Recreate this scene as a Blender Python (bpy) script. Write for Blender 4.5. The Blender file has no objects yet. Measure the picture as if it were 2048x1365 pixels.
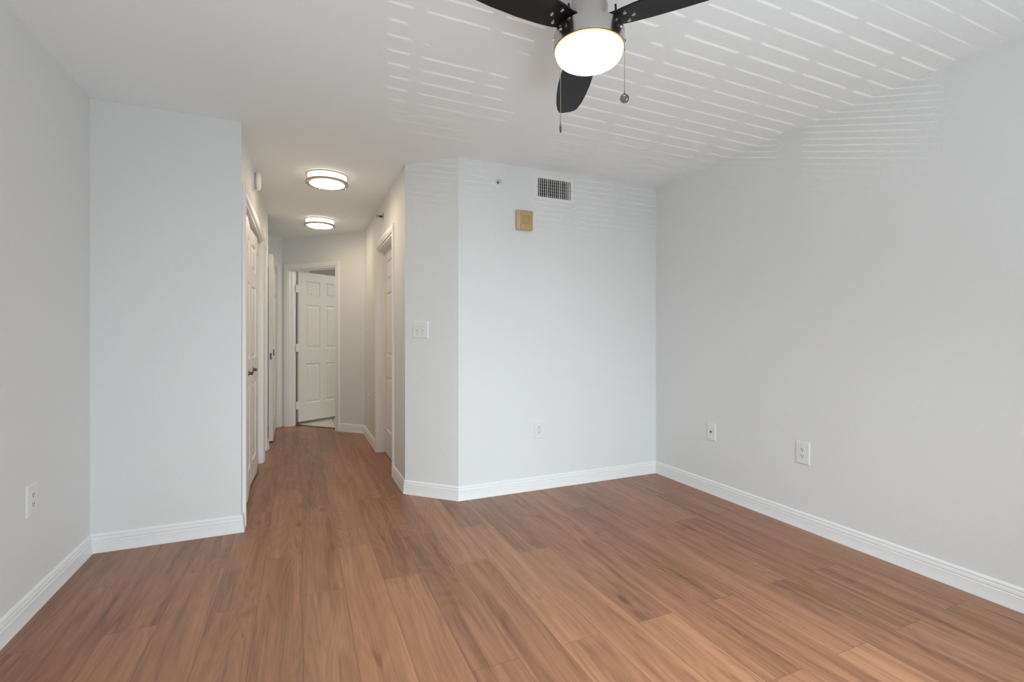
import bpy, bmesh, math, random
from mathutils import Vector, Matrix
random.seed(7)
S = bpy.context.scene
C = S.collection

# ------------------------------------------------------------------ camera
YAW = math.radians(23.79)
cam_d = bpy.data.cameras.new('camera'); cam = bpy.data.objects.new('camera', cam_d); C.objects.link(cam)
cam.location = (0, 0, 1.159); cam.rotation_euler = (math.pi/2, 0, -YAW)
cam_d.sensor_width = 36; cam_d.lens = 962/2048*36; cam_d.shift_y = -7.5/2048
cam_d.clip_start = .02
S.camera = cam
S.view_settings.view_transform = 'Standard'; S.view_settings.look = 'None'
S.view_settings.gamma = 1; S.view_settings.use_curve_mapping = False
S.view_settings.exposure = 0.07
S.cycles.max_bounces = 14; S.cycles.diffuse_bounces = 8; S.cycles.glossy_bounces = 4
S.cycles.sample_clamp_indirect = 4.0

# ------------------------------------------------------------------ sky and daylight
W = bpy.data.worlds.new('sky'); S.world = W; W.use_nodes = True
bg = W.node_tree.nodes['Background']; bg.inputs[0].default_value = (.75, .87, 1, 1); bg.inputs[1].default_value = 1.0

def area(name, loc, rot, sx, sy, power, col, spread=180):
    d = bpy.data.lights.new(name, 'AREA'); d.shape = 'RECTANGLE'; d.size = sx; d.size_y = sy
    d.energy = power; d.color = col; d.spread = math.radians(spread)
    o = bpy.data.objects.new(name, d); C.objects.link(o); o.location = loc; o.rotation_euler = rot
    return o
# daylight entering through the glass door behind the camera: sky part falls downwards, an added fill lamp stands in for bounce from the ground
area('daylight_sky', (1.25, -.50, .95), (math.radians(57), 0, math.radians(3)), 1.6, 1.6, 46, (.84, .94, .985), 102)
area('ground_bounce_fill', (.7, -.49, .95), (math.radians(138), 0, 0), 1.6, 1.6, 45, (.77, .92, 1.0), 170)
# added spot standing in for sun reflected up from outside, through the slits of the lowered blind
sd = bpy.data.lights.new('glint_stand_in', 'SPOT'); sd.energy = 2300; sd.color = (1, .98, .93)
sd.shadow_soft_size = .007; sd.spot_size = math.radians(16); sd.spot_blend = .35
so = bpy.data.objects.new('glint_stand_in', sd); C.objects.link(so); so.location = (-1.3, -8, -1.2)
so.rotation_euler = (Vector((1.55, 1.85, 2.44)) - so.location).to_track_quat('-Z', 'Y').to_euler()

# ------------------------------------------------------------------ materials
def mat(name, col, rough=.5, metal=0, emit=None, estr=0, bump=None, spec=.5):
    m = bpy.data.materials.new(name); m.use_nodes = True
    nt = m.node_tree; b = nt.nodes['Principled BSDF']
    b.inputs['Base Color'].default_value = (*col, 1); b.inputs['Roughness'].default_value = rough
    b.inputs['Metallic'].default_value = metal; b.inputs['Specular IOR Level'].default_value = spec
    if emit:
        b.inputs['Emission Color'].default_value = (*emit, 1); b.inputs['Emission Strength'].default_value = estr
    if bump:
        sc, st, dist, det = bump
        tc = nt.nodes.new('ShaderNodeTexCoord'); n = nt.nodes.new('ShaderNodeTexNoise')
        n.inputs['Scale'].default_value = sc; n.inputs['Detail'].default_value = det
        bp = nt.nodes.new('ShaderNodeBump'); bp.inputs['Strength'].default_value = st; bp.inputs['Distance'].default_value = dist
        nt.links.new(tc.outputs['Object'], n.inputs['Vector']); nt.links.new(n.outputs['Fac'], bp.inputs['Height'])
        nt.links.new(bp.outputs['Normal'], b.inputs['Normal'])
    return m
M_WALL = mat('wall_paint', (.765, .775, .772), .6, bump=(95, .30, .004, 3), spec=.3)
M_CEIL = mat('ceiling_paint', (.875, .905, .915), .8, bump=(150, .10, .0012, 3), spec=.2)
M_TRIM = mat('trim_gloss', (.84, .845, .85), .35)
M_DOOR = mat('door_paint', (.80, .79, .765), .42)
M_PLATE = mat('plate_plastic', (.78, .785, .78), .3)
M_DARK = mat('slot_black', (.02, .02, .02), .6)
M_ALMOND = mat('almond_plastic', (.53, .37, .18), .45)
M_ALMOND3 = mat('almond_plastic_light', (.58, .43, .27), .45)
M_ALMOND2 = mat('almond_plastic_dark', (.46, .32, .12), .4)
M_NICKEL = mat('brushed_nickel', (.47, .43, .41), .22, 1)
M_BAND = mat('satin_nickel', (.52, .47, .43), .4, .9)
M_CHROME = mat('chrome', (.8, .78, .75), .12, 1)
M_BRONZE = mat('dark_metal', (.10, .09, .08), .35, .8)
M_BLADE = mat('black_blade', (.006, .006, .007), .42, spec=.3)
M_LENS = mat('fan_lens', (.95, .93, .88), .3, emit=(1, .84, .60), estr=8)
M_HALL = mat('hall_diffuser', (.95, .94, .9), .35, emit=(1, .82, .58), estr=29)
M_WHITE = mat('white_plastic', (.82, .82, .81), .4)
M_DUST = mat('grey_plastic', (.45, .45, .47), .5)
M_SHADE = mat('duct_shade', (.006, .006, .006), .9, spec=.1)
M_SIDE = mat('hall_diffuser_side', (.95, .94, .9), .35, emit=(1, .88, .70), estr=1.6)
M_RIM = mat('lens_rim', (.9, .62, .32), .3, emit=(1, .66, .30), estr=.75)
M_FOB = mat('fob_glass', (.85, .86, .80), .25)
M_CHAIN = mat('chain_metal', (.20, .17, .15), .35, 1)

def floor_mat():
    m = bpy.data.materials.new('vinyl_planks'); m.use_nodes = True
    nt = m.node_tree; N = nt.nodes; L = nt.links; b = N['Principled BSDF']
    tc = N.new('ShaderNodeTexCoord'); sep = N.new('ShaderNodeSeparateXYZ'); L.new(tc.outputs['Object'], sep.inputs[0])
    def math_(op, a, bb):
        n = N.new('ShaderNodeMath'); n.operation = op
        for i, v in enumerate((a, bb)):
            if isinstance(v, (int, float)): n.inputs[i].default_value = v
            else: L.new(v, n.inputs[i])
        return n.outputs[0]
    com = N.new('ShaderNodeCombineXYZ')      # plank coordinates: u along the plank, v across it
    u = math_('ADD', sep.outputs['Y'], 10.62); v = math_('ADD', sep.outputs['X'], 10.0-.043)
    L.new(u, com.inputs[0]); L.new(v, com.inputs[1])
    br = N.new('ShaderNodeTexBrick'); L.new(com.outputs[0], br.inputs['Vector'])
    br.offset = .37; br.offset_frequency = 2; br.squash = 1
    br.inputs['Color1'].default_value = (0, 0, 0, 1); br.inputs['Color2'].default_value = (1, 1, 1, 1); br.inputs['Mortar'].default_value = (.5, .5, .5, 1)
    br.inputs['Scale'].default_value = 1; br.inputs['Mortar Size'].default_value = .0011; br.inputs['Mortar Smooth'].default_value = .3
    br.inputs['Brick Width'].default_value = 1.22; br.inputs['Row Height'].default_value = .178
    rnd = N.new('ShaderNodeSeparateColor'); L.new(br.outputs['Color'], rnd.inputs[0]); R = rnd.outputs[0]
    # grain: noise stretched along the plank, shifted by the plank's own value
    def grain(su, sv, det, dist, rough=.6, off=37.0):
        c = N.new('ShaderNodeCombineXYZ')
        L.new(math_('MULTIPLY', u, su), c.inputs[0]); L.new(math_('MULTIPLY', v, sv), c.inputs[1]); L.new(math_('MULTIPLY', R, off), c.inputs[2])
        n = N.new('ShaderNodeTexNoise'); n.inputs['Scale'].default_value = 1; n.inputs['Detail'].default_value = det
        n.inputs['Distortion'].default_value = dist; n.inputs['Roughness'].default_value = rough
        L.new(c.outputs[0], n.inputs['Vector']); return n.outputs['Fac']
    g1 = grain(1.1, 22, 4, .5)          # broad figure
    g2 = grain(4, 190, 4, .25, .7)      # fine fibre
    g3 = grain(2.0, 17, 3, .9, off=91)  # dark smoky patches
    # cathedral rings
    gw = grain(.9, 5.5, 1, .3, off=53)
    ring = math_('SINE', math_('MULTIPLY', gw, 95), 0)
    fac = math_('ADD', math_('MULTIPLY', g1, .46), math_('MULTIPLY', g2, .26))
    fac = math_('ADD', fac, .10)
    fac = math_('ADD', fac, math_('MULTIPLY', ring, .022))
    fac = math_('ADD', fac, math_('MULTIPLY', math_('SUBTRACT', R, .5), .13))
    rp = N.new('ShaderNodeValToRGB'); L.new(fac, rp.inputs[0]); e = rp.color_ramp.elements
    e[0].position = .26; e[0].color = (.128, .052, .025, 1)
    e[1].position = .66; e[1].color = (.455, .222, .118, 1)
    x = rp.color_ramp.elements.new(.45); x.color = (.302, .137, .071, 1)
    dk = N.new('ShaderNodeValToRGB'); L.new(g3, dk.inputs[0]); e = dk.color_ramp.elements
    e[0].position = .58; e[0].color = (1, 1, 1, 1); e[1].position = .80; e[1].color = (.52, .47, .44, 1)
    mx = N.new('ShaderNodeMix'); mx.data_type = 'RGBA'; mx.blend_type = 'MULTIPLY'; mx.inputs[0].default_value = 1
    L.new(rp.outputs[0], mx.inputs[6]); L.new(dk.outputs[0], mx.inputs[7])
    # knots
    kc = N.new('ShaderNodeCombineXYZ'); L.new(math_('MULTIPLY', u, 1.5), kc.inputs[0]); L.new(math_('MULTIPLY', v, 3.2), kc.inputs[1])
    vo = N.new('ShaderNodeTexVoronoi'); vo.inputs['Scale'].default_value = 1; L.new(kc.outputs[0], vo.inputs['Vector'])
    kr = N.new('ShaderNodeValToRGB'); L.new(vo.outputs['Distance'], kr.inputs[0]); e = kr.color_ramp.elements
    e[0].position = .015; e[0].color = (.45, .38, .34, 1); e[1].position = .085; e[1].color = (1, 1, 1, 1)
    mk = N.new('ShaderNodeMix'); mk.data_type = 'RGBA'; mk.blend_type = 'MULTIPLY'; mk.inputs[0].default_value = .8
    L.new(mx.outputs[2], mk.inputs[6]); L.new(kr.outputs[0], mk.inputs[7])
    mo = N.new('ShaderNodeMix'); mo.data_type = 'RGBA'; mo.inputs[7].default_value = (.09, .045, .03, 1)
    L.new(math_('MULTIPLY', br.outputs['Fac'], .7), mo.inputs[0]); L.new(mk.outputs[2], mo.inputs[6])
    L.new(mo.outputs[2], b.inputs['Base Color'])
    b.inputs['Roughness'].default_value = .34; b.inputs['Specular IOR Level'].default_value = .38
    bp = N.new('ShaderNodeBump'); bp.inputs['Strength'].default_value = .12; bp.inputs['Distance'].default_value = .002
    L.new(math_('SUBTRACT', g2, br.outputs['Fac']), bp.inputs['Height']); L.new(bp.outputs['Normal'], b.inputs['Normal'])
    return m
M_FLOOR = floor_mat()

def tile_mat():
    m = bpy.data.materials.new('white_tiles'); m.use_nodes = True
    nt = m.node_tree; N = nt.nodes; L = nt.links; b = N['Principled BSDF']
    tc = N.new('ShaderNodeTexCoord'); mp = N.new('ShaderNodeMapping'); mp.inputs['Location'].default_value = (.03, .11, 0)
    br = N.new('ShaderNodeTexBrick'); br.offset = 0; br.inputs['Scale'].default_value = 1
    br.inputs['Color1'].default_value = (.74, .70, .62, 1); br.inputs['Color2'].default_value = (.70, .66, .59, 1); br.inputs['Mortar'].default_value = (.16, .15, .14, 1)
    br.inputs['Mortar Size'].default_value = .005; br.inputs['Brick Width'].default_value = .45; br.inputs['Row Height'].default_value = .45
    L.new(tc.outputs['Object'], mp.inputs[0]); L.new(mp.outputs[0], br.inputs['Vector']); L.new(br.outputs['Color'], b.inputs['Base Color'])
    b.inputs['Roughness'].default_value = .3
    return m
M_TILE = tile_mat()

# ------------------------------------------------------------------ mesh helpers
def obj(name, bm, m, parent=None, smooth=False, angle=35):
    bmesh.ops.remove_doubles(bm, verts=bm.verts, dist=1e-6)
    bmesh.ops.recalc_face_normals(bm, faces=bm.faces)
    me = bpy.data.meshes.new(name); bm.to_mesh(me); bm.free()
    me.materials.append(m)
    if smooth:
        for p in me.polygons: p.use_smooth = True
        me.set_sharp_from_angle(angle=math.radians(angle))
    o = bpy.data.objects.new(name, me); C.objects.link(o)
    if parent: o.parent = parent
    return o
def empty(name, loc, label, cat, group=None, rot=0, kind=None):
    o = bpy.data.objects.new(name, None); C.objects.link(o); o.location = loc; o.rotation_euler = (0, 0, rot); o.empty_display_size = .05
    tag(o, label, cat, group, kind); return o
def tag(o, label=None, cat=None, group=None, kind=None):
    if label: o['label'] = label
    if cat: o['category'] = cat
    if group: o['group'] = group
    if kind: o['kind'] = kind
    return o
def struct(o, label, cat):
    return tag(o, label, cat, None, 'structure')

def box(bm, x0, x1, y0, y1, z0, z1, bev=0):
    v = [bm.verts.new(p) for p in ((x0,y0,z0),(x1,y0,z0),(x1,y1,z0),(x0,y1,z0),(x0,y0,z1),(x1,y0,z1),(x1,y1,z1),(x0,y1,z1))]
    fs = [bm.faces.new([v[i] for i in q]) for q in ((3,2,1,0),(4,5,6,7),(0,1,5,4),(1,2,6,5),(2,3,7,6),(3,0,4,7))]
    if bev:
        es = {e for f in fs for e in f.edges}
        bmesh.ops.bevel(bm, geom=list(es), offset=bev, segments=2, affect='EDGES', profile=.5)
def lathe(bm, prof, n=48, axis='Z', close=True):
    rings = []
    for r, z in prof:
        ring = []
        for k in range(n):
            a = 2*math.pi*k/n; p = (r*math.cos(a), r*math.sin(a), z)
            if axis == 'Y': p = (p[0], p[2], p[1])
            if axis == 'X': p = (p[2], p[0], p[1])
            ring.append(bm.verts.new(p))
        rings.append(ring)
    for a, b in zip(rings, rings[1:]):
        for k in range(n): bm.faces.new((a[k], a[(k+1) % n], b[(k+1) % n], b[k]))
    if close:
        for ring in (rings[0], rings[-1]):
            bm.faces.new(ring)
def sphere(bm, c, r, seg=8):
    bmesh.ops.create_uvsphere(bm, u_segments=seg, v_segments=max(4, seg//2), radius=r, matrix=Matrix.Translation(c))
def prism(bm, pts, z0, z1):
    a = [bm.verts.new((x, y, z0)) for x, y in pts]; b = [bm.verts.new((x, y, z1)) for x, y in pts]
    n = len(pts); bm.faces.new(a[::-1]); bm.faces.new(b)
    for k in range(n): bm.faces.new((a[k], a[(k+1) % n], b[(k+1) % n], b[k]))

H = 2.44
TH = .115
r2 = math.sqrt(.5)
def frame(p0, p1, n):
    """matrix whose x runs p0->p1, y points INTO the room (n), z up"""
    d = Vector((p1[0]-p0[0], p1[1]-p0[1], 0)); ln = d.length; d /= ln
    n = Vector((n[0], n[1], 0)).normalized()
    return Matrix(((d.x, n.x, 0, p0[0]), (d.y, n.y, 0, p0[1]), (0, 0, 1, 0), (0, 0, 0, 1))), ln
def wall(name, p0, p1, n, label, openings=(), th=TH, z1=H+.02):
    """box wall with door or window openings (s0, s1, z0, z1); its face lies on p0-p1"""
    Mx, ln = frame(p0, p1, n); bm = bmesh.new(); s = 0
    for (a, b, za, zb) in sorted(openings):
        box(bm, s, a, -th, 0, -.02, z1)
        if za > 0: box(bm, a, b, -th, 0, -.02, za)
        box(bm, a, b, -th, 0, zb, z1); s = b
    box(bm, s, ln, -th, 0, -.02, z1)
    bm.transform(Mx)
    return struct(obj(name, bm, M_WALL), label, 'wall')

# ------------------------------------------------------------------ plan
XL, XR, YF, YR = -1.03, 2.79, 3.273, -.52
XHL, XHR = -.32, .714
A = (XL, YF); Cc = (XHL, YF); R_ = (XR, YF); O_ = (1.028, YF); D_ = (XHR, 3.587)
E_ = (XHR, 6.02); G_ = (-.207, 6.941); YEND = 5.60
cd = (r2, -r2)      # along the end wall, G -> E
nE = (-r2, -r2)     # end wall's normal into the hall
wl = (-r2, -r2)     # along the nook wall, G -> left
nL = (r2, -r2)

bm = bmesh.new(); prism(bm, [(-2.2, -.66), (3.2, -.66), (3.2, 8.6), (-2.2, 8.6)], -.12, 0)
struct(obj('floor', bm, M_FLOOR), 'reddish brown wood look plank floor running from the room into the hall', 'floor')
bm = bmesh.new(); prism(bm, [(-2.2, -.66), (3.2, -.66), (3.2, 9.9), (-2.2, 9.9)], H, H+.12)
struct(obj('ceiling', bm, M_CEIL), 'white textured ceiling over room and hall', 'ceiling')
q = 6.734+.163+.002
bm = bmesh.new(); prism(bm, [(q-5.6, 5.6), (3.0, 5.6), (3.0, 9.75), (-1.9, 9.75), (-1.9, q+1.9)], -.05, .003)
struct(obj('floor_tiled', bm, M_TILE), 'pale tile floor seen below the open door at the end of the hall', 'floor')

wall('wall_left', (XL, YR-TH), (XL, YF+TH), (1, 0), 'off-white wall at far left with one outlet low down')
wall('wall_front_left', A, Cc, (0, -1), 'off-white wall section left of the hall mouth')
CL0, CL1 = 3.41, 4.985
NR0, NR1 = 5.15, 5.50
wall('wall_hall_left', (XHL, YF+TH), (XHL, YEND+.05), (1, 0), 'left wall of the hall with the folding closet doors',
     [(CL0-YF-TH, CL1-YF-TH, 0, 2.04), (NR0-YF-TH, NR1-YF-TH, 0, 2.04)])
bm = bmesh.new(); box(bm, XHL, XHL+.012, YEND-.015, YEND+.05, 0, H)
struct(obj('trim_1', bm, M_WALL), 'slim corner bead where the left hall wall ends', 'trim')
wall('wall_back', O_, (XR+TH, YF), (0, -1), 'off-white wall facing the camera below the air vent')
wall('wall_diagonal', D_, O_, (-r2, -r2), 'narrow angled wall with the double light switch')
RD0, RD1 = 4.09, 4.98
wall('wall_hall_right', D_, (XHR, E_[1]+.05), (-1, 0), 'right wall of the hall with a cased doorway', [(RD0-D_[1], RD1-D_[1], 0, 2.04)])
wall('wall_right', (XR, YR-TH), (XR, YF+TH), (-1, 0), 'long off-white wall on the right with two cover plates')
WX0, WX1, WZ = -.14, 2.30, 2.05
wall('wall_rear', (XL-TH, YR), (XR+TH, YR), (0, 1), 'wall behind the camera with the glass door opening', [(WX0-XL+TH, WX1-XL+TH, .03, WZ)])
# end wall: opening from s=.095 (left edge) to .87
ES0, ES1 = .095, .870
EL = math.dist(G_, E_)
wall('wall_hall_end', (G_[0]-.0, G_[1]), E_, nE, 'angled wall at the end of the hall with a doorway', [(ES0, ES1, 0, 2.04)])
LS0, LS1 = .088, 1.02
wall('wall_hall_nook', G_, (G_[0]+1.41*wl[0], G_[1]+1.41*wl[1]), nL, 'angled wall at the far left of the hall behind the open door', [(LS0, LS1, 0, 2.06)])
wall('wall_nook_return', (XHL, YEND+.05), (-1.35, YEND+.05), (0, 1), 'short return wall hidden behind the hall corner', th=.05)
# rooms behind the doorways, so that each opening shows a real interior
def shell(name, pts, label, z0=-.02, z1=H+.02, th=.05, m=M_WALL):
    bm = bmesh.new()
    for (a, b) in zip(pts, pts[1:]):
        d = Vector((b[0]-a[0], b[1]-a[1])); d.normalize(); nn = Vector((-d.y, d.x))
        prism(bm, [a, b, (b[0]+nn.x*th, b[1]+nn.y*th), (a[0]+nn.x*th, a[1]+nn.y*th)], z0, z1)
    return struct(obj(name, bm, m), label, 'wall')
shell('wall_closet', [(XHL-TH, YF+.06), (-1.05, YF+.06), (-1.05, NR1+.08), (XHL-TH, NR1+.08)][::-1], 'inside of the closet behind the folding doors')
shell('wall_side_room', [(XHR+TH, RD0-.3), (2.2, RD0-.3), (2.2, RD1+.5), (XHR+TH, RD1+.5)], 'inside of the room right of the hall')
shell('wall_far_room', [(E_[0]+.05, E_[1]+.03), (2.6, E_[1]+.03), (2.6, 9.6), (-1.6, 9.6), (-1.6, 6.2), (-1.25, 5.9)], 'walls of the tiled room beyond the end door')
# wall piece added to keep the gap beside the end door dark
pL = (G_[0]-.115*r2-.02, G_[1]+.115*r2)
shell('wall_gap_blocker', [(-.6, 7.17), (.10, 7.53)][::-1], 'short wall piece added behind the open end door to darken its hinge gap')
shell('wall_linen', [(G_[0]-.06, G_[1]+.05), (-.9, 7.75), (-1.6, 7.05)], 'inside of the closet behind the nook door', th=.04)

# ------------------------------------------------------------------ door casings and jambs
CAS = [(0, 0), (0, .009), (.006, .013), (.013, .012), (.02, .015), (.044, .019), (.053, .018), (.058, .013), (.058, 0)]
def sweep_U(bm, s0, s1, ztop, z0=0.0):
    cols = []
    for (sx, sz) in ((s0, z0), (s0, ztop), (s1, ztop), (s1, z0)):
        left = sx == s0; ring = []
        for u, v in CAS:
            x = sx - u if left else sx + u
            z = sz if sz == z0 else sz + u
            ring.append(bm.verts.new((x, v, z)))
        cols.append(ring)
    n = len(CAS)
    for a, b in zip(cols, cols[1:]):
        for k in range(n): bm.faces.new((a[k], a[(k+1) % n], b[(k+1) % n], b[k]))
    bm.faces.new(cols[0]); bm.faces.new(cols[-1][::-1])
tn = [1]
def casing(p0, p1, n, s0, s1, ztop, label, stop=None, rv=.004):
    Mx, ln = frame(p0, p1, n); bm = bmesh.new()
    sweep_U(bm, s0-rv, s1+rv, ztop+rv)
    # jamb lining, 12 mm boards inside the opening
    j = .012
    box(bm, s0-rv*.5, s0+j, -TH, .001, 0, ztop+.001); box(bm, s1-j, s1+rv*.5, -TH, .001, 0, ztop+.001)
    box(bm, s0+j, s1-j, -TH, .001, ztop-j, ztop+.001)
    if stop is not None:
        box(bm, s0+j, s0+j+.011, stop-.035, stop, 0, ztop-j); box(bm, s1-j-.011, s1-j, stop-.035, stop, 0, ztop-j)
        box(bm, s0+j+.011, s1-j-.011, stop-.035, stop, ztop-j-.011, ztop-j)
    bm.transform(Mx); tn[0] += 1
    return struct(obj('trim_%d' % tn[0], bm, M_TRIM, smooth=True, angle=25), label, 'door trim')
casing((XHL, 0), (XHL, 6), (1, 0), CL0, CL1, 2.04, 'white moulded casing round the folding closet doors')
casing((XHL, 0), (XHL, 6), (1, 0), NR0, NR1, 2.04, 'white casing of the narrow doorway past the closet')
casing(D_, (XHR, E_[1]), (-1, 0), RD0-D_[1], RD1-D_[1], 2.04, 'white casing of the doorway in the right hall wall', stop=-.05)
casing(G_, E_, nE, ES0, ES1, 2.04, 'white casing round the door at the end of the hall', stop=-.045)
casing(G_, (G_[0]+wl[0], G_[1]+wl[1]), nL, LS0, LS1, 2.06, 'white casing behind the open door in the nook')

# ------------------------------------------------------------------ baseboards
BASE = [(0, .017), (.012, .016), (.02, .0135), (.058, .012), (.062, .0095), (.067, .0115), (.079, .0095), (.083, .0072), (.089, .0085), (.097, .0045), (.1, 0)]
def baseboards(chain, names, side=1):
    """chain of plan points; the room lies on the right of the walking direction when side = 1"""
    pts = [Vector(p) for p in chain]; nrm = []
    for a, b in zip(pts, pts[1:]):
        d = (b-a).normalized(); nrm.append(Vector((d.y, -d.x))*side)
    mit = []
    for i in range(len(pts)):
        if i == 0: mit.append(nrm[0])
        elif i == len(pts)-1: mit.append(nrm[-1])
        else:
            m = (nrm[i-1]+nrm[i]).normalized(); mit.append(m / m.dot(nrm[i]))
    for i, (nm, lab) in enumerate(names):
        bm = bmesh.new(); ends = []
        for k in (i, i+1):
            ring = [bm.verts.new((pts[k].x, pts[k].y, 0))]
            for z, v in BASE:
                p = pts[k] + mit[k]*v; ring.append(bm.verts.new((p.x, p.y, z)))
            ends.append(ring)
        n = len(ends[0])
        for k in range(n): bm.faces.new((ends[0][k], ends[0][(k+1) % n], ends[1][(k+1) % n], ends[1][k]))
        bm.faces.new(ends[0]); bm.faces.new(ends[1][::-1])
        struct(obj(nm, bm, M_TRIM, smooth=True, angle=20), lab, 'baseboard')
baseboards([(XL, YR), A, Cc, (XHL, CL0-.066)],
           [('baseboard_left', 'white baseboard along the far left wall'), ('baseboard_front_left', 'white baseboard left of the hall mouth'),
            ('baseboard_hall_corner', 'stub of baseboard wrapped round the corner at the closet')])
baseboards([(XHR, RD0-.063), D_, O_, R_, (XR, YR)],
           [('baseboard_hall_right', 'short white baseboard between doorway and angled wall'), ('baseboard_diagonal', 'white baseboard under the double light switch'),
            ('baseboard_back', 'white baseboard along the wall below the air vent'), ('baseboard_right', 'long white baseboard along the right wall')])
pe = (G_[0]+cd[0]*(ES1+.063), G_[1]+cd[1]*(ES1+.063))
baseboards([pe, E_, (XHR, RD1+.063)],
           [('baseboard_hall_end', 'short white baseboard right of the end door'), ('baseboard_hall_far', 'white baseboard between the hall corner and the right doorway')])
baseboards([(XHL, CL1+.062), (XHL, NR0-.062)], [('baseboard_hall_left', 'stub of baseboard between the two left openings')])
baseboards([(XHL+.012, NR1+.062), (XHL+.012, YEND+.05)], [('baseboard_hall_nook', 'stub of baseboard at the end of the left hall wall')])

# threshold strip under the end door
Mx, _ = frame(G_, E_, nE); bm = bmesh.new(); box(bm, ES0+.012, ES1-.012, -TH-.025, -TH+.012, 0, .007, .003); bm.transform(Mx)
struct(obj('trim_7', bm, mat('threshold_wood', (.16, .07, .045), .4)), 'dark wood strip between plank floor and tiles', 'threshold')

# ------------------------------------------------------------------ panel doors
def panel_slab(bm, w, h, t, panels, dep=.009):
    """door slab x 0..w, z 0..h, y -t/2..t/2, raised panels moulded in both faces"""
    xs = sorted({0, w, *[p[0] for p in panels], *[p[1] for p in panels]})
    zs = sorted({0, h, *[p[2] for p in panels], *[p[3] for p in panels]})
    rings = ((0, 0), (.010, dep), (.020, dep), (.042, .002))
    for sgn in (-1, 1):
        y = sgn*t/2; V = {}
        def vert(x, z, yy):
            k = (round(x, 5), round(z, 5), round(yy, 5))
            if k not in V: V[k] = bm.verts.new((x, yy, z))
            return V[k]
        def face(q): bm.faces.new(q if sgn < 0 else q[::-1])
        for x0, x1 in zip(xs, xs[1:]):
            for z0, z1 in zip(zs, zs[1:]):
                if any(abs(p[0]-x0) < 1e-6 and abs(p[1]-x1) < 1e-6 and abs(p[2]-z0) < 1e-6 and abs(p[3]-z1) < 1e-6 for p in panels):
                    prev = None
                    for ins, dp in rings:
                        yy = y - sgn*dp
                        cur = [vert(x0+ins, z0+ins, yy), vert(x1-ins, z0+ins, yy), vert(x1-ins, z1-ins, yy), vert(x0+ins, z1-ins, yy)]
                        if prev:
                            for k in range(4): face([prev[k], prev[(k+1) % 4], cur[(k+1) % 4], cur[k]])
                        prev = cur
                    face(prev)
                else:
                    face([vert(x0, z0, y), vert(x1, z0, y), vert(x1, z1, y), vert(x0, z1, y)])
    a, b = -t/2, t/2
    for q in (((0,a,0),(0,b,0),(0,b,h),(0,a,h)), ((w,a,0),(w,a,h),(w,b,h),(w,b,0)), ((0,a,0),(w,a,0),(w,b,0),(0,b,0)), ((0,a,h),(0,b,h),(w,b,h),(w,a,h))):
        bm.faces.new([bm.verts.new(p) for p in q])
def six(w, h):
    s = .105; m = .088; pw = (w-2*s-m)/2; cols = ((s, s+pw), (s+pw+m, w-s))
    rows = ((.235, .235+.53), (.235+.53+.20, h-.115-.20-.115), (h-.115-.20, h-.115))
    return [(c0, c1, z0, z1) for c0, c1 in cols for z0, z1 in rows]
def knob_bm(bm, y0, sg, base=.028, r=.024, dp=1.0):
    prof = [(base, 0), (base, .004), (.012, .008), (.010, .022), (r*.8, .030), (r, .040), (r*.9, .050), (r*.4, .056)]
    b2 = bmesh.new(); lathe(b2, [(q_, y_*dp) for q_, y_ in prof], 20, 'Y')
    for v in b2.verts: v.co.y = y0 + sg*v.co.y
    me = bpy.data.meshes.new('tmp'); b2.to_mesh(me); b2.free(); return me
def add_me(bm, me, M):
    n0 = len(bm.verts); bm.from_mesh(me); bm.verts.ensure_lookup_table()
    for v in bm.verts[n0:]: v.co = M @ v.co
    bpy.data.meshes.remove(me)

# end door: hinged on the left jamb, swung into the tiled room
hx = G_[0]+cd[0]*(ES0+.016)+r2*(TH+.012); hy = G_[1]+cd[1]*(ES0+.016)+r2*(TH+.012)
door = empty('door_1', (hx, hy, 0), 'white six panel door standing open at the end of the hall', 'door', rot=math.radians(34.0), kind='structure')
dw, dh = .745, 1.985
bm = bmesh.new(); panel_slab(bm, dw, dh, .035, six(dw, dh)); bm.transform(Matrix.Translation((.016, 0, .04)))
obj('door_leaf', bm, M_DOOR, door)
for zc in (.26, 1.02, 1.80):
    bm = bmesh.new(); box(bm, -.024, .030, -.021, -.0185, zc-.05, zc+.05)
    b = bmesh.new(); lathe(b, [(.006, zc-.052), (.006, zc+.052)], 12); me = bpy.data.meshes.new('t'); b.to_mesh(me); b.free()
    add_me(bm, me, Matrix.Translation((.004, -.018, 0)))
    obj('hinge', bm, M_TRIM, door)
bm = bmesh.new()
for sg in (-1, 1): add_me(bm, knob_bm(None, sg*.0175, sg), Matrix.Translation((dw-.03, 0, .955)))
obj('door_knob', bm, M_CHROME, door, smooth=True)

# linen door: open towards the camera, seen on its latch edge
door = empty('door_2', (-.294, 5.917, 0), 'white door seen edge on at the left of the far hall', 'door', rot=math.radians(90.5), kind='structure')
bm = bmesh.new(); panel_slab(bm, .90, 2.06, .044, six(.90, 2.06)); bm.transform(Matrix.Translation((0, 0, .015)))
obj('door_leaf', bm, M_DOOR, door)
bm = bmesh.new(); box(bm, -.0015, .002, -.009, .009, .915, .985); obj('latch_plate', bm, M_BRONZE, door)
bm = bmesh.new(); box(bm, .010, .07, -.034, -.021, .955, 1.025, .003); obj('door_pull', bm, M_BRONZE, door)

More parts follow.
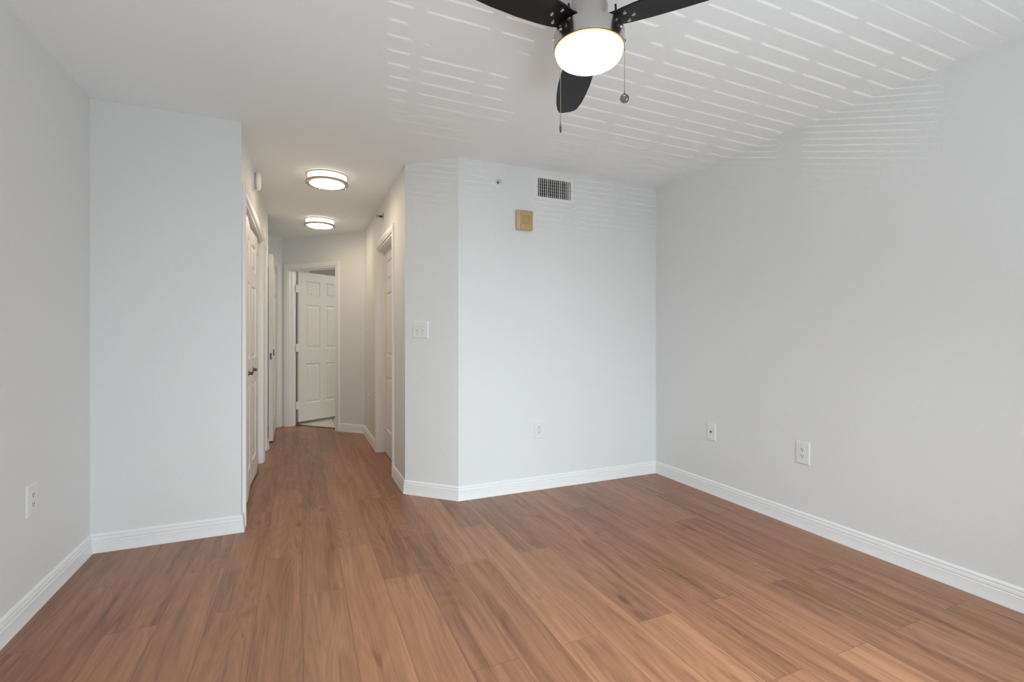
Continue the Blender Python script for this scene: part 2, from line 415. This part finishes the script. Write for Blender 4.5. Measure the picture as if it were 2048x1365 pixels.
# right hall door: closed, set deep in its casing
door = empty('door_3', (XHR+.088, RD0+.012, 0), 'closed white door set in the right hall doorway', 'door', rot=math.pi/2, kind='structure')
wv = RD1-RD0-.024
bm = bmesh.new(); panel_slab(bm, wv-.006, 2.015, .035, six(wv-.006, 2.015)); bm.transform(Matrix.Translation((.003, 0, .008)))
obj('door_leaf', bm, M_DOOR, door)
bm = bmesh.new(); add_me(bm, knob_bm(None, .0175, 1), Matrix.Translation((.07, 0, .95))); obj('door_knob', bm, M_CHROME, door, smooth=True)

# narrow door past the closet, set back in its opening
door = empty('door_4', (XHL-.10, NR0+.012, 0), 'narrow door set back past the folding closet doors', 'door', rot=math.pi/2, kind='structure')
wv = NR1-NR0-.024
bm = bmesh.new(); panel_slab(bm, wv-.006, 2.0, .035, [(.07, wv-.076, .2, .75), (.07, wv-.076, .92, 1.55), (.07, wv-.076, 1.66, 1.88)])
bm.transform(Matrix.Translation((.003, 0, .01))); obj('door_leaf', bm, M_DOOR, door)

# bifold closet doors: two pairs of leaves, folded a touch outwards
lw = (CL1-CL0-.024-.040)/4
def leaf(name, x, ang, y, knob_at, label):
    o = empty(name, (x, y, 0), label, 'closet door', 'folding closet door leaves', rot=math.radians(90-ang), kind='structure')
    bm = bmesh.new(); panel_slab(bm, lw-.003, 1.975, .030, [(.075, lw-.078, .16, .78), (.075, lw-.078, .97, 1.54), (.075, lw-.078, 1.66, 1.87)], dep=.010)
    bm.transform(Matrix.Translation((.0015, 0, .022))); obj('leaf_panel', bm, M_DOOR, o)
    if knob_at:
        bm = bmesh.new(); add_me(bm, knob_bm(None, -.015, -1, .024, .013, .5), Matrix.Translation((knob_at, 0, .90))); obj('door_knob', bm, M_BRONZE, o, smooth=True)
XD = XHL-.043; dq = 2.4; off = lw*math.sin(math.radians(dq)); cl = lw*math.cos(math.radians(dq))
y0 = CL0+.014
leaf('door_5', XD, dq, y0, None, 'white folding closet door leaf nearest the room, no knob')
leaf('door_6', XD+off, -dq, y0+cl, lw*.30, 'second folding closet leaf from the room, nearer of the two with knobs')
y0 = CL1-.028-2*cl
leaf('door_7', XD, dq, y0, lw*.38, 'third folding closet leaf from the room, farther of the two with knobs')
leaf('door_8', XD+off, -dq, y0+cl, None, 'folding closet leaf deepest in the hall, no knob')
bm = bmesh.new(); box(bm, XD-.03, XD-.004, CL0+.014, CL1-.014, 2.004, 2.026)
struct(obj('trim_8', bm, mat('track_shade', (.03, .02, .016), .6)), 'track over the folding closet doors, coloured dark as the shaded gap', 'door track')  # near-black brown paints in the shade between leaf tops and header

# ------------------------------------------------------------------ wall plates
def on_wall(name, loc, n, label, cat, group=None):
    """Empty on a wall face; its local -Y points into the room"""
    return empty(name, loc, label, cat, group, rot=math.atan2(n[1], n[0])+math.pi/2)
def plate(bm, w, h, t=.006):
    p = [(-w/2, -h/2), (w/2, -h/2), (w/2, h/2), (-w/2, h/2)]
    a = [bm.verts.new((x, 0, z)) for x, z in p]; b = [bm.verts.new((x, -t*.45, z)) for x, z in p]
    c = [bm.verts.new((x*(1-.010/w), -t, z*(1-.010/h))) for x, z in p]
    for r0, r1 in ((a, b), (b, c)):
        for k in range(4): bm.faces.new((r0[k], r0[(k+1) % 4], r1[(k+1) % 4], r1[k]))
    bm.faces.new(c); bm.faces.new(a[::-1])
def disc(bm, x, z, r, y0, y1, n=14):
    lv = [[bm.verts.new((x+r*math.cos(2*math.pi*k/n), y, z+r*math.sin(2*math.pi*k/n))) for k in range(n)] for y in (y0, y1)]
    for k in range(n): bm.faces.new((lv[0][k], lv[0][(k+1) % n], lv[1][(k+1) % n], lv[1][k]))
    bm.faces.new(lv[1]); bm.faces.new(lv[0][::-1])
def outlet(loc, n, label, decora=False, w=.084, h=.131):
    t = on_wall('wall_outlet', loc, n, label, 'outlet', 'duplex outlets low on the walls')
    bm = bmesh.new(); plate(bm, w, h); obj('cover_plate', bm, M_PLATE, t)
    for s in (-1, 1):
        zc = s*.0195; bm = bmesh.new()
        pts = []
        for k in range(24):
            a = 2*math.pi*k/24; pts.append((.0172*math.cos(a), max(-.0125, min(.0125, .0172*math.sin(a)))))
        b0 = [bm.verts.new((x, -.0055, zc+z)) for x, z in pts]; b1 = [bm.verts.new((x, -.0078, zc+z)) for x, z in pts]
        for k in range(24): bm.faces.new((b0[k], b0[(k+1) % 24], b1[(k+1) % 24], b1[k]))
        bm.faces.new(b1); rec = obj('receptacle', bm, M_PLATE, t)
        bm = bmesh.new()
        box(bm, -.0077, -.0051, -.0084, -.0076, zc-.001, zc+.0085); box(bm, .0051, .0077, -.0084, -.0076, zc-.0005, zc+.0075)
        disc(bm, 0, zc-.0068, .0029, -.0076, -.0084, 10)
        obj('slots', bm, M_DARK, rec)
    if decora:
        bm = bmesh.new(); box(bm, -.0125, -.0095, -.0082, -.005, -.006, .006); box(bm, .0095, .0125, -.0082, -.005, -.006, .006)
        obj('test_buttons', bm, M_DUST, t)
    else:
        bm = bmesh.new(); disc(bm, 0, 0, .0034, -.0055, -.0072); obj('screw', bm, M_PLATE, t)
    return t
outlet((XL, 2.654, .478), (1, 0), 'white outlet plate low on the far left wall')
outlet((1.667, YF, .454), (0, -1), 'white outlet low on the wall below the air vent', True)
outlet((XR, 1.956, .459), (-1, 0), 'white outlet on right wall, nearer to the camera than the cable plate', w=.088, h=.138)
t = on_wall('cable_plate', (XR, 2.664, .459), (-1, 0), 'blank white cable plate with one dark hole on right wall', 'cable plate')
bm = bmesh.new(); plate(bm, .084, .131); obj('cover_plate', bm, M_PLATE, t)
bm = bmesh.new(); disc(bm, 0, 0, .006, -.005, -.011, 12); obj('jack', bm, M_DARK, t)
for s in (-1, 1):
    bm = bmesh.new(); disc(bm, 0, s*.044, .0033, -.0055, -.0068, 10); obj('screw', bm, M_PLATE, t)
def switch(loc, n, label, gangs, w, h=.126, group=None):
    t = on_wall('light_switch', loc, n, label, 'light switch', group)
    bm = bmesh.new(); plate(bm, w, h); obj('cover_plate', bm, M_PLATE, t)
    for g in range(gangs):
        x = (g-(gangs-1)/2)*.046
        bm = bmesh.new(); box(bm, x-.0052, x+.0052, -.0062, -.0056, -.012, .012); fr = obj('toggle_slot', bm, M_DUST, t)
        bm = bmesh.new(); box(bm, x-.004, x+.004, -.020, -.004, -.004, .006, .0012)
        for v in bm.verts:
            if v.co.y < -.012: v.co.z += .010
        obj('toggle', bm, M_PLATE, t)
        for s in (-1, 1):
            bm = bmesh.new(); disc(bm, x, s*.030, .003, -.0055, -.0068, 10); obj('screw', bm, M_DUST, t)
    return t
switch((.808, O_[1]+(O_[0]-.808), 1.214), (-r2, -r2), 'white double toggle switch on the narrow angled wall', 2, .132)
switch((XHR, 3.93, 1.225), (-1, 0), 'white single switch seen edge on beside the right doorway', 1, .085)
switch((XHR, 5.36, 1.21), (-1, 0), 'wall switch past the right doorway, nearer of the far pair', 1, .085, group='switches deep in the hall')
switch((XHR, 5.72, 1.21), (-1, 0), 'wall switch by the far hall corner, farther of the pair', 1, .085, group='switches deep in the hall')
outlet((XHR, 5.66, .45), (-1, 0), 'outlet low on the right hall wall beyond the doorway')

# ------------------------------------------------------------------ things high on the back wall
t = on_wall('air_vent', (1.799, YF, 2.303), (0, -1), 'white supply air grille with dark slots under the ceiling', 'air vent')
vw, vh, gw_, gh_ = .348, .205, .286, .142
bm = bmesh.new()
o4 = [(-vw/2, -vh/2), (vw/2, -vh/2), (vw/2, vh/2), (-vw/2, vh/2)]; i4 = [(-gw_/2, -gh_/2), (gw_/2, -gh_/2), (gw_/2, gh_/2), (-gw_/2, gh_/2)]
R0 = [bm.verts.new((x, 0, z)) for x, z in o4]; R1 = [bm.verts.new((x, -.003, z)) for x, z in o4]
R2 = [bm.verts.new((x*.97, -.009, z*.955)) for x, z in o4]; R3 = [bm.verts.new((x, -.007, z)) for x, z in i4]; R4 = [bm.verts.new((x, -.0005, z)) for x, z in i4]
for a_, b_ in ((R0, R1), (R1, R2), (R2, R3), (R3, R4)):
    for k in range(4): bm.faces.new((a_[k], a_[(k+1) % 4], b_[(k+1) % 4], b_[k]))
obj('frame', bm, M_WHITE, t)
bm = bmesh.new(); box(bm, -gw_/2-.005, gw_/2+.005, -.0008, -.0003, -gh_/2-.005, gh_/2+.005); obj('duct_shade_sheet', bm, M_SHADE, t)  # black sheet on the wall face stands in for shade inside the duct
angs = [.25, .0, .05, .02, .35, .0, .05, .0, .1, .0, .3, .25, .0, .1, .35, 1.1]
for k in range(16):
    x = -gw_/2 + gw_*(k+.75)/16.5; bm = bmesh.new()
    box(bm, -.0011, .0011, -.0045, .0045, -gh_/2, gh_/2)
    bm.transform(Matrix.Translation((x, -.0062, 0)) @ Matrix.Rotation(angs[k], 4, 'Z')); obj('louver', bm, M_WHITE, t)
for k in range(6):
    z = -gh_/2 + gh_*(k+.5)/6; bm = bmesh.new(); box(bm, -gw_/2, gw_/2, -.0022, -.0012, z-.0012, z+.0012); obj('rear_bar', bm, M_DUST, t)
for s in (-1, 1):
    bm = bmesh.new(); disc(bm, s*(vw/2-.016), 0, .0035, -.007, -.0100, 10); obj('screw', bm, M_DUST, t)

t = on_wall('fire_sprinkler', (1.327, YF, 2.292), (0, -1), 'small round wall sprinkler left of the air vent', 'sprinkler')
def lathe_y(prof, n=28):
    b = bmesh.new(); lathe(b, [(r, -y) for r, y in prof], n, 'Y'); return b
obj('escutcheon', lathe_y([(.038, 0), (.038, .002), (.032, .007), (.020, .009), (.018, .006), (.012, .006)]), M_WHITE, t, True)
obj('nozzle', lathe_y([(.008, .004), (.008, .022), (.0055, .024), (.0055, .034)], 16), M_BRONZE, t, True)
bm = bmesh.new(); box(bm, -.0022, .0022, -.05, -.02, .006, .009); box(bm, -.0022, .0022, -.05, -.02, -.009, -.006); obj('yoke_arms', bm, M_CHROME, t)
bm = bmesh.new(); box(bm, -.014, .014, -.052, -.049, -.009, .011, .001); obj('deflector', bm, M_CHROME, t)

t = on_wall('alarm_sounder', (1.536, YF, 2.033), (0, -1), 'tan almond square alarm sounder under the air vent', 'alarm sounder')
bm = bmesh.new(); box(bm, -.066, .066, -.030, 0, -.074, .074, .007); obj('housing', bm, M_ALMOND3, t, True)
bm = bmesh.new(); box(bm, -.036, .064, -.036, -.026, -.071, .071, .004); obj('front_cover', bm, M_ALMOND, t, True)
bm = bmesh.new(); box(bm, -.028, .040, -.0385, -.034, -.032, .034, .003); obj('centre_panel', bm, M_ALMOND2, t, True)
bm = bmesh.new(); lathe(bm, [(.010, -.038), (.010, -.040), (.004, -.042)], 18, 'Y'); obj('button', bm, M_ALMOND, t, True)
bm = bmesh.new(); box(bm, -.005, .005, -.022, -.016, .0735, .0765); obj('latch', bm, M_BRONZE, t)

t = on_wall('smoke_detector', (XHL, 4.02, 2.315), (1, 0), 'round white smoke detector above the folding closet doors', 'smoke detector')
obj('base', lathe_y([(.073, 0), (.073, .012), (.066, .014)], 40), M_WHITE, t, True)
obj('vent_ring', lathe_y([(.060, .012), (.060, .030)], 40), M_DUST, t, True)
obj('cover', lathe_y([(.064, .028), (.069, .031), (.069, .042), (.060, .052), (.03, .056)], 40), M_WHITE, t, True)

t = on_wall('fire_sprinkler', (XHR, 4.62, 2.292), (-1, 0), 'wall sprinkler above the right hall doorway, seen side on', 'sprinkler')
obj('escutcheon', lathe_y([(.036, 0), (.036, .002), (.030, .006), (.012, .006)]), M_BAND, t, True)
obj('nozzle', lathe_y([(.009, .004), (.009, .022), (.0065, .024), (.0065, .038)], 16), M_BRONZE, t, True)
bm = bmesh.new(); box(bm, -.0022, .0022, -.056, -.02, .007, .010); box(bm, -.0022, .0022, -.056, -.02, -.010, -.007); obj('yoke_arms', bm, M_BRONZE, t)
bm = bmesh.new(); box(bm, -.014, .014, -.058, -.055, -.010, .012, .001); obj('deflector', bm, M_BRONZE, t)

# ------------------------------------------------------------------ hall ceiling lights
def hall_light(y, label):
    t = empty('ceiling_light', (.197, y, H), label, 'ceiling light', 'flush drum lights in the hall')
    def ring(r0, r1, z0, z1):
        bm = bmesh.new(); lathe(bm, [(r0, z0), (r1, z0), (r1, z1), (r0, z1), (r0, z0)], 72, close=False); return bm
    bm = bmesh.new(); lathe(bm, [(.145, 0), (.145, -.066)], 64); obj('diffuser_drum', bm, M_SIDE, t, True)
    bm = bmesh.new(); lathe(bm, [(.138, -.0665), (.137, -.072), (.12, -.079), (.07, -.085), (.01, -.087)], 64); obj('diffuser_lens', bm, M_HALL, t, True)
    obj('top_band', ring(.150, .156, -.006, -.016), M_BAND, t, True)
    obj('bottom_band', ring(.130, .158, -.060, -.075), M_BAND, t, True)
    for k in range(4):
        a = math.radians(20+90*k); bm = bmesh.new(); x, yy = .153*math.cos(a), .153*math.sin(a)
        b = bmesh.new(); lathe(b, [(.0022, -.004), (.0022, -.074)], 10); me = bpy.data.meshes.new('t'); b.to_mesh(me); b.free(); add_me(bm, me, Matrix.Translation((x, yy, 0)))
        sphere(bm, (x, yy, -.078), .0055, 10); obj('standoff', bm, M_CHROME, t, True)
    return t
hall_light(4.06, 'round white hall light with two nickel bands, nearer one')
hall_light(5.62, 'round white hall light with two nickel bands, farther one')
# small lamp in the tiled room
pd = bpy.data.lights.new('tiled_room_lamp', 'POINT'); pd.energy = 16; pd.color = (1, .93, .84); pd.shadow_soft_size = .12
po = bpy.data.objects.new('tiled_room_lamp', pd); C.objects.link(po); po.location = (1.9, 7.0, 2.2)

# ------------------------------------------------------------------ ceiling fan
fan = empty('ceiling_fan', (.881, 1.363, H), 'three blade black and nickel ceiling fan with lit round lens', 'ceiling fan', rot=-YAW)
ZB = 2.19-H
def part(name, prof, m, n=72, ang=30):
    bm = bmesh.new(); lathe(bm, prof, n); return obj(name, bm, m, fan, True, ang)
part('canopy', [(.068, 0), (.072, -.012), (.072, -.05), (.060, -.062), (.02, -.068), (.016, -.072), (.016, -.150), (.010, -.152)], M_NICKEL)
part('motor_housing', [(.020, -.148), (.046, -.154), (.058, -.166), (.063, -.184), (.064, -.262), (.060, -.268)], M_NICKEL)
part('light_drum', [(.058, -.263), (.108, -.266), (.1145, -.270), (.1165, -.276), (.1165, -.3225), (.1140, -.3240), (.106, -.3240)], M_NICKEL)
part('lens_rim', [(.1085, -.3235), (.1135, -.3235), (.1140, -.3275), (.1110, -.3300)], M_RIM)
pr = []
for k in range(15):
    a = k/14*math.pi/2; pr.append((.1105*math.cos(a)**.45 if k < 14 else .002, -.3255-.043*math.sin(a)**.75 if k else -.3255))
part('light_lens', pr, M_LENS, 72, 60)
edgeL = [(.085, -.036), (.13, -.046), (.20, -.056), (.30, -.064), (.38, -.068), (.46, -.066), (.53, -.060), (.58, -.051), (.605, -.042), (.612, -.034)]
edgeR = [(.607, -.020), (.590, .008), (.572, .026), (.556, .035), (.50, .046), (.42, .055), (.34, .060), (.25, .060), (.17, .055), (.12, .048), (.085, .038)]
outl = edgeL + edgeR      # x = outwards, y = across
def blade():
    bm = bmesh.new(); prism(bm, outl, -.003, .003)
    es = [e for e in bm.edges if abs(e.verts[0].co.z-e.verts[1].co.z) < 1e-6]
    bmesh.ops.bevel(bm, geom=es, offset=.0012, segments=2, affect='EDGES')
    return bm
for k, az in enumerate((90, 90+120, 90-120)):
    # local: outwards along +Y of the fan for the first blade; across runs to the right
    Mx = Matrix.Rotation(math.radians(az), 4, 'Z') @ Matrix.Translation((0, 0, ZB)) @ Matrix.Rotation(math.radians(7), 4, 'X') @ Matrix.Scale(-1, 4, (0, 1, 0))
    bm = blade(); bm.transform(Mx); b = obj('fan_blade', bm, M_BLADE, fan, True, 40)
    bm = bmesh.new(); box(bm, .070, .10, -.030, .030, .003, .012, .002); box(bm, .098, .104, -.030, -.024, -.004, .030, .001); box(bm, .098, .104, .024, .030, -.004, .030, .001)
    bm.transform(Mx); obj('blade_bracket', bm, M_BLADE, b)
    for (sx, sy) in ((.150, .0), (.128, -.026), (.128, .026)):
        bm = bmesh.new(); lathe(bm, [(.0065, -.003), (.0062, -.0055), (.0035, -.0072)], 14)
        bm.transform(Mx @ Matrix.Translation((sx, sy, 0))); obj('screw', bm, M_CHROME, b, True)
def pull(lx, ly, ztop, zfob, face):
    """beaded chain from the drum with a ring-shaped fob"""
    bm = bmesh.new(); z = ztop
    box(bm, lx*.93-.004, lx*1.0+.003, ly-.004, ly+.004, ztop-.003, ztop+.004)
    while z > zfob+.020:
        sphere(bm, (lx, ly, z), .0017, 8); z -= .0040
    ch = obj('pull_chain', bm, M_CHAIN, fan, True)
    bm = bmesh.new(); prof = [(.0080, -.0015), (.0100, -.003), (.0150, -.002), (.0150, .002), (.0100, .003), (.0080, .0015)]
    lathe(bm, [(r, y) for r, y in prof], 28, 'Y')
    box(bm, -.0025, .0025, -.0015, .0015, .014, .021)
    bm.transform(Matrix.Translation((lx, ly, zfob)) @ Matrix.Rotation(face, 4, 'Z')); fo = obj('pull_fob', bm, M_CHAIN, ch, True)
    bm = bmesh.new(); lathe(bm, [(.0086, -.0012), (.0086, .0012)], 24, 'Y'); bm.transform(Matrix.Translation((lx, ly, zfob)) @ Matrix.Rotation(face, 4, 'Z')); obj('fob_medallion', bm, M_FOB, fan, True)
pull(.1195, .004, 2.15-H, 1.957-H, 0)
pull(-.086, .0855, 2.14-H, 1.893-H, math.radians(78))
for a in (-150, -38, 180, 60):
    bm = bmesh.new(); lathe(bm, [(.005, .114), (.005, .1185), (.0025, .1205)], 12, 'X')
    bm.transform(Matrix.Rotation(math.radians(a), 4, 'Z') @ Matrix.Translation((0, 0, -.290))); obj('screw', bm, M_CHROME, fan, True)

# ------------------------------------------------------------------ glass door opening and lowered blind behind the camera
bm = bmesh.new()
for (x0, x1, z0, z1) in ((WX0, WX0+.04, .03, WZ), (WX1-.04, WX1, .03, WZ), (WX0, WX1, WZ-.04, WZ), (.40, .60, .03, WZ), (WX0, WX1, .03, .055)):
    box(bm, x0, x1, YR-TH, YR-.095, z0, z1)
struct(obj('window_1', bm, M_TRIM), 'white frame of the wide glass door behind the camera', 'window')
bl = empty('window_blind', (1.08, YR-.065, WZ-.045), 'white mini blind half lowered in the glass door behind the camera', 'blind')
bm = bmesh.new(); box(bm, -1.21, 1.21, -.02, .02, -.025, 0); obj('head_rail', bm, M_WHITE, bl)
rr = random.Random(3); zz = -.035
for k in range(57):
    z = WZ-.045+zz; mid = 1.34 < z < 1.74
    tilt = math.radians((67.5 + rr.choice((0, 0, 1, 2, 4))) if mid else 76); bm = bmesh.new()
    box(bm, -1.216, 1.216, -.0148, .0148, -.0004, .0004)
    bm.transform(Matrix.Translation((0, 0, zz)) @ Matrix.Rotation(tilt, 4, 'X')); obj('slat', bm, M_WHITE, bl); zz -= .028
bm = bmesh.new(); box(bm, -1.21, 1.21, -.012, .012, zz-.012, zz); obj('bottom_rail', bm, M_WHITE, bl)
for x in (-1.08, -.84, -.64, -.52, -.24, .05, .34, .64, .92):
    bm = bmesh.new(); box(bm, x-.019, x+.019, -.0165, -.0155, zz, -.02); box(bm, x-.019, x+.019, .0155, .0165, zz, -.02); obj('ladder_tape', bm, M_WHITE, bl)
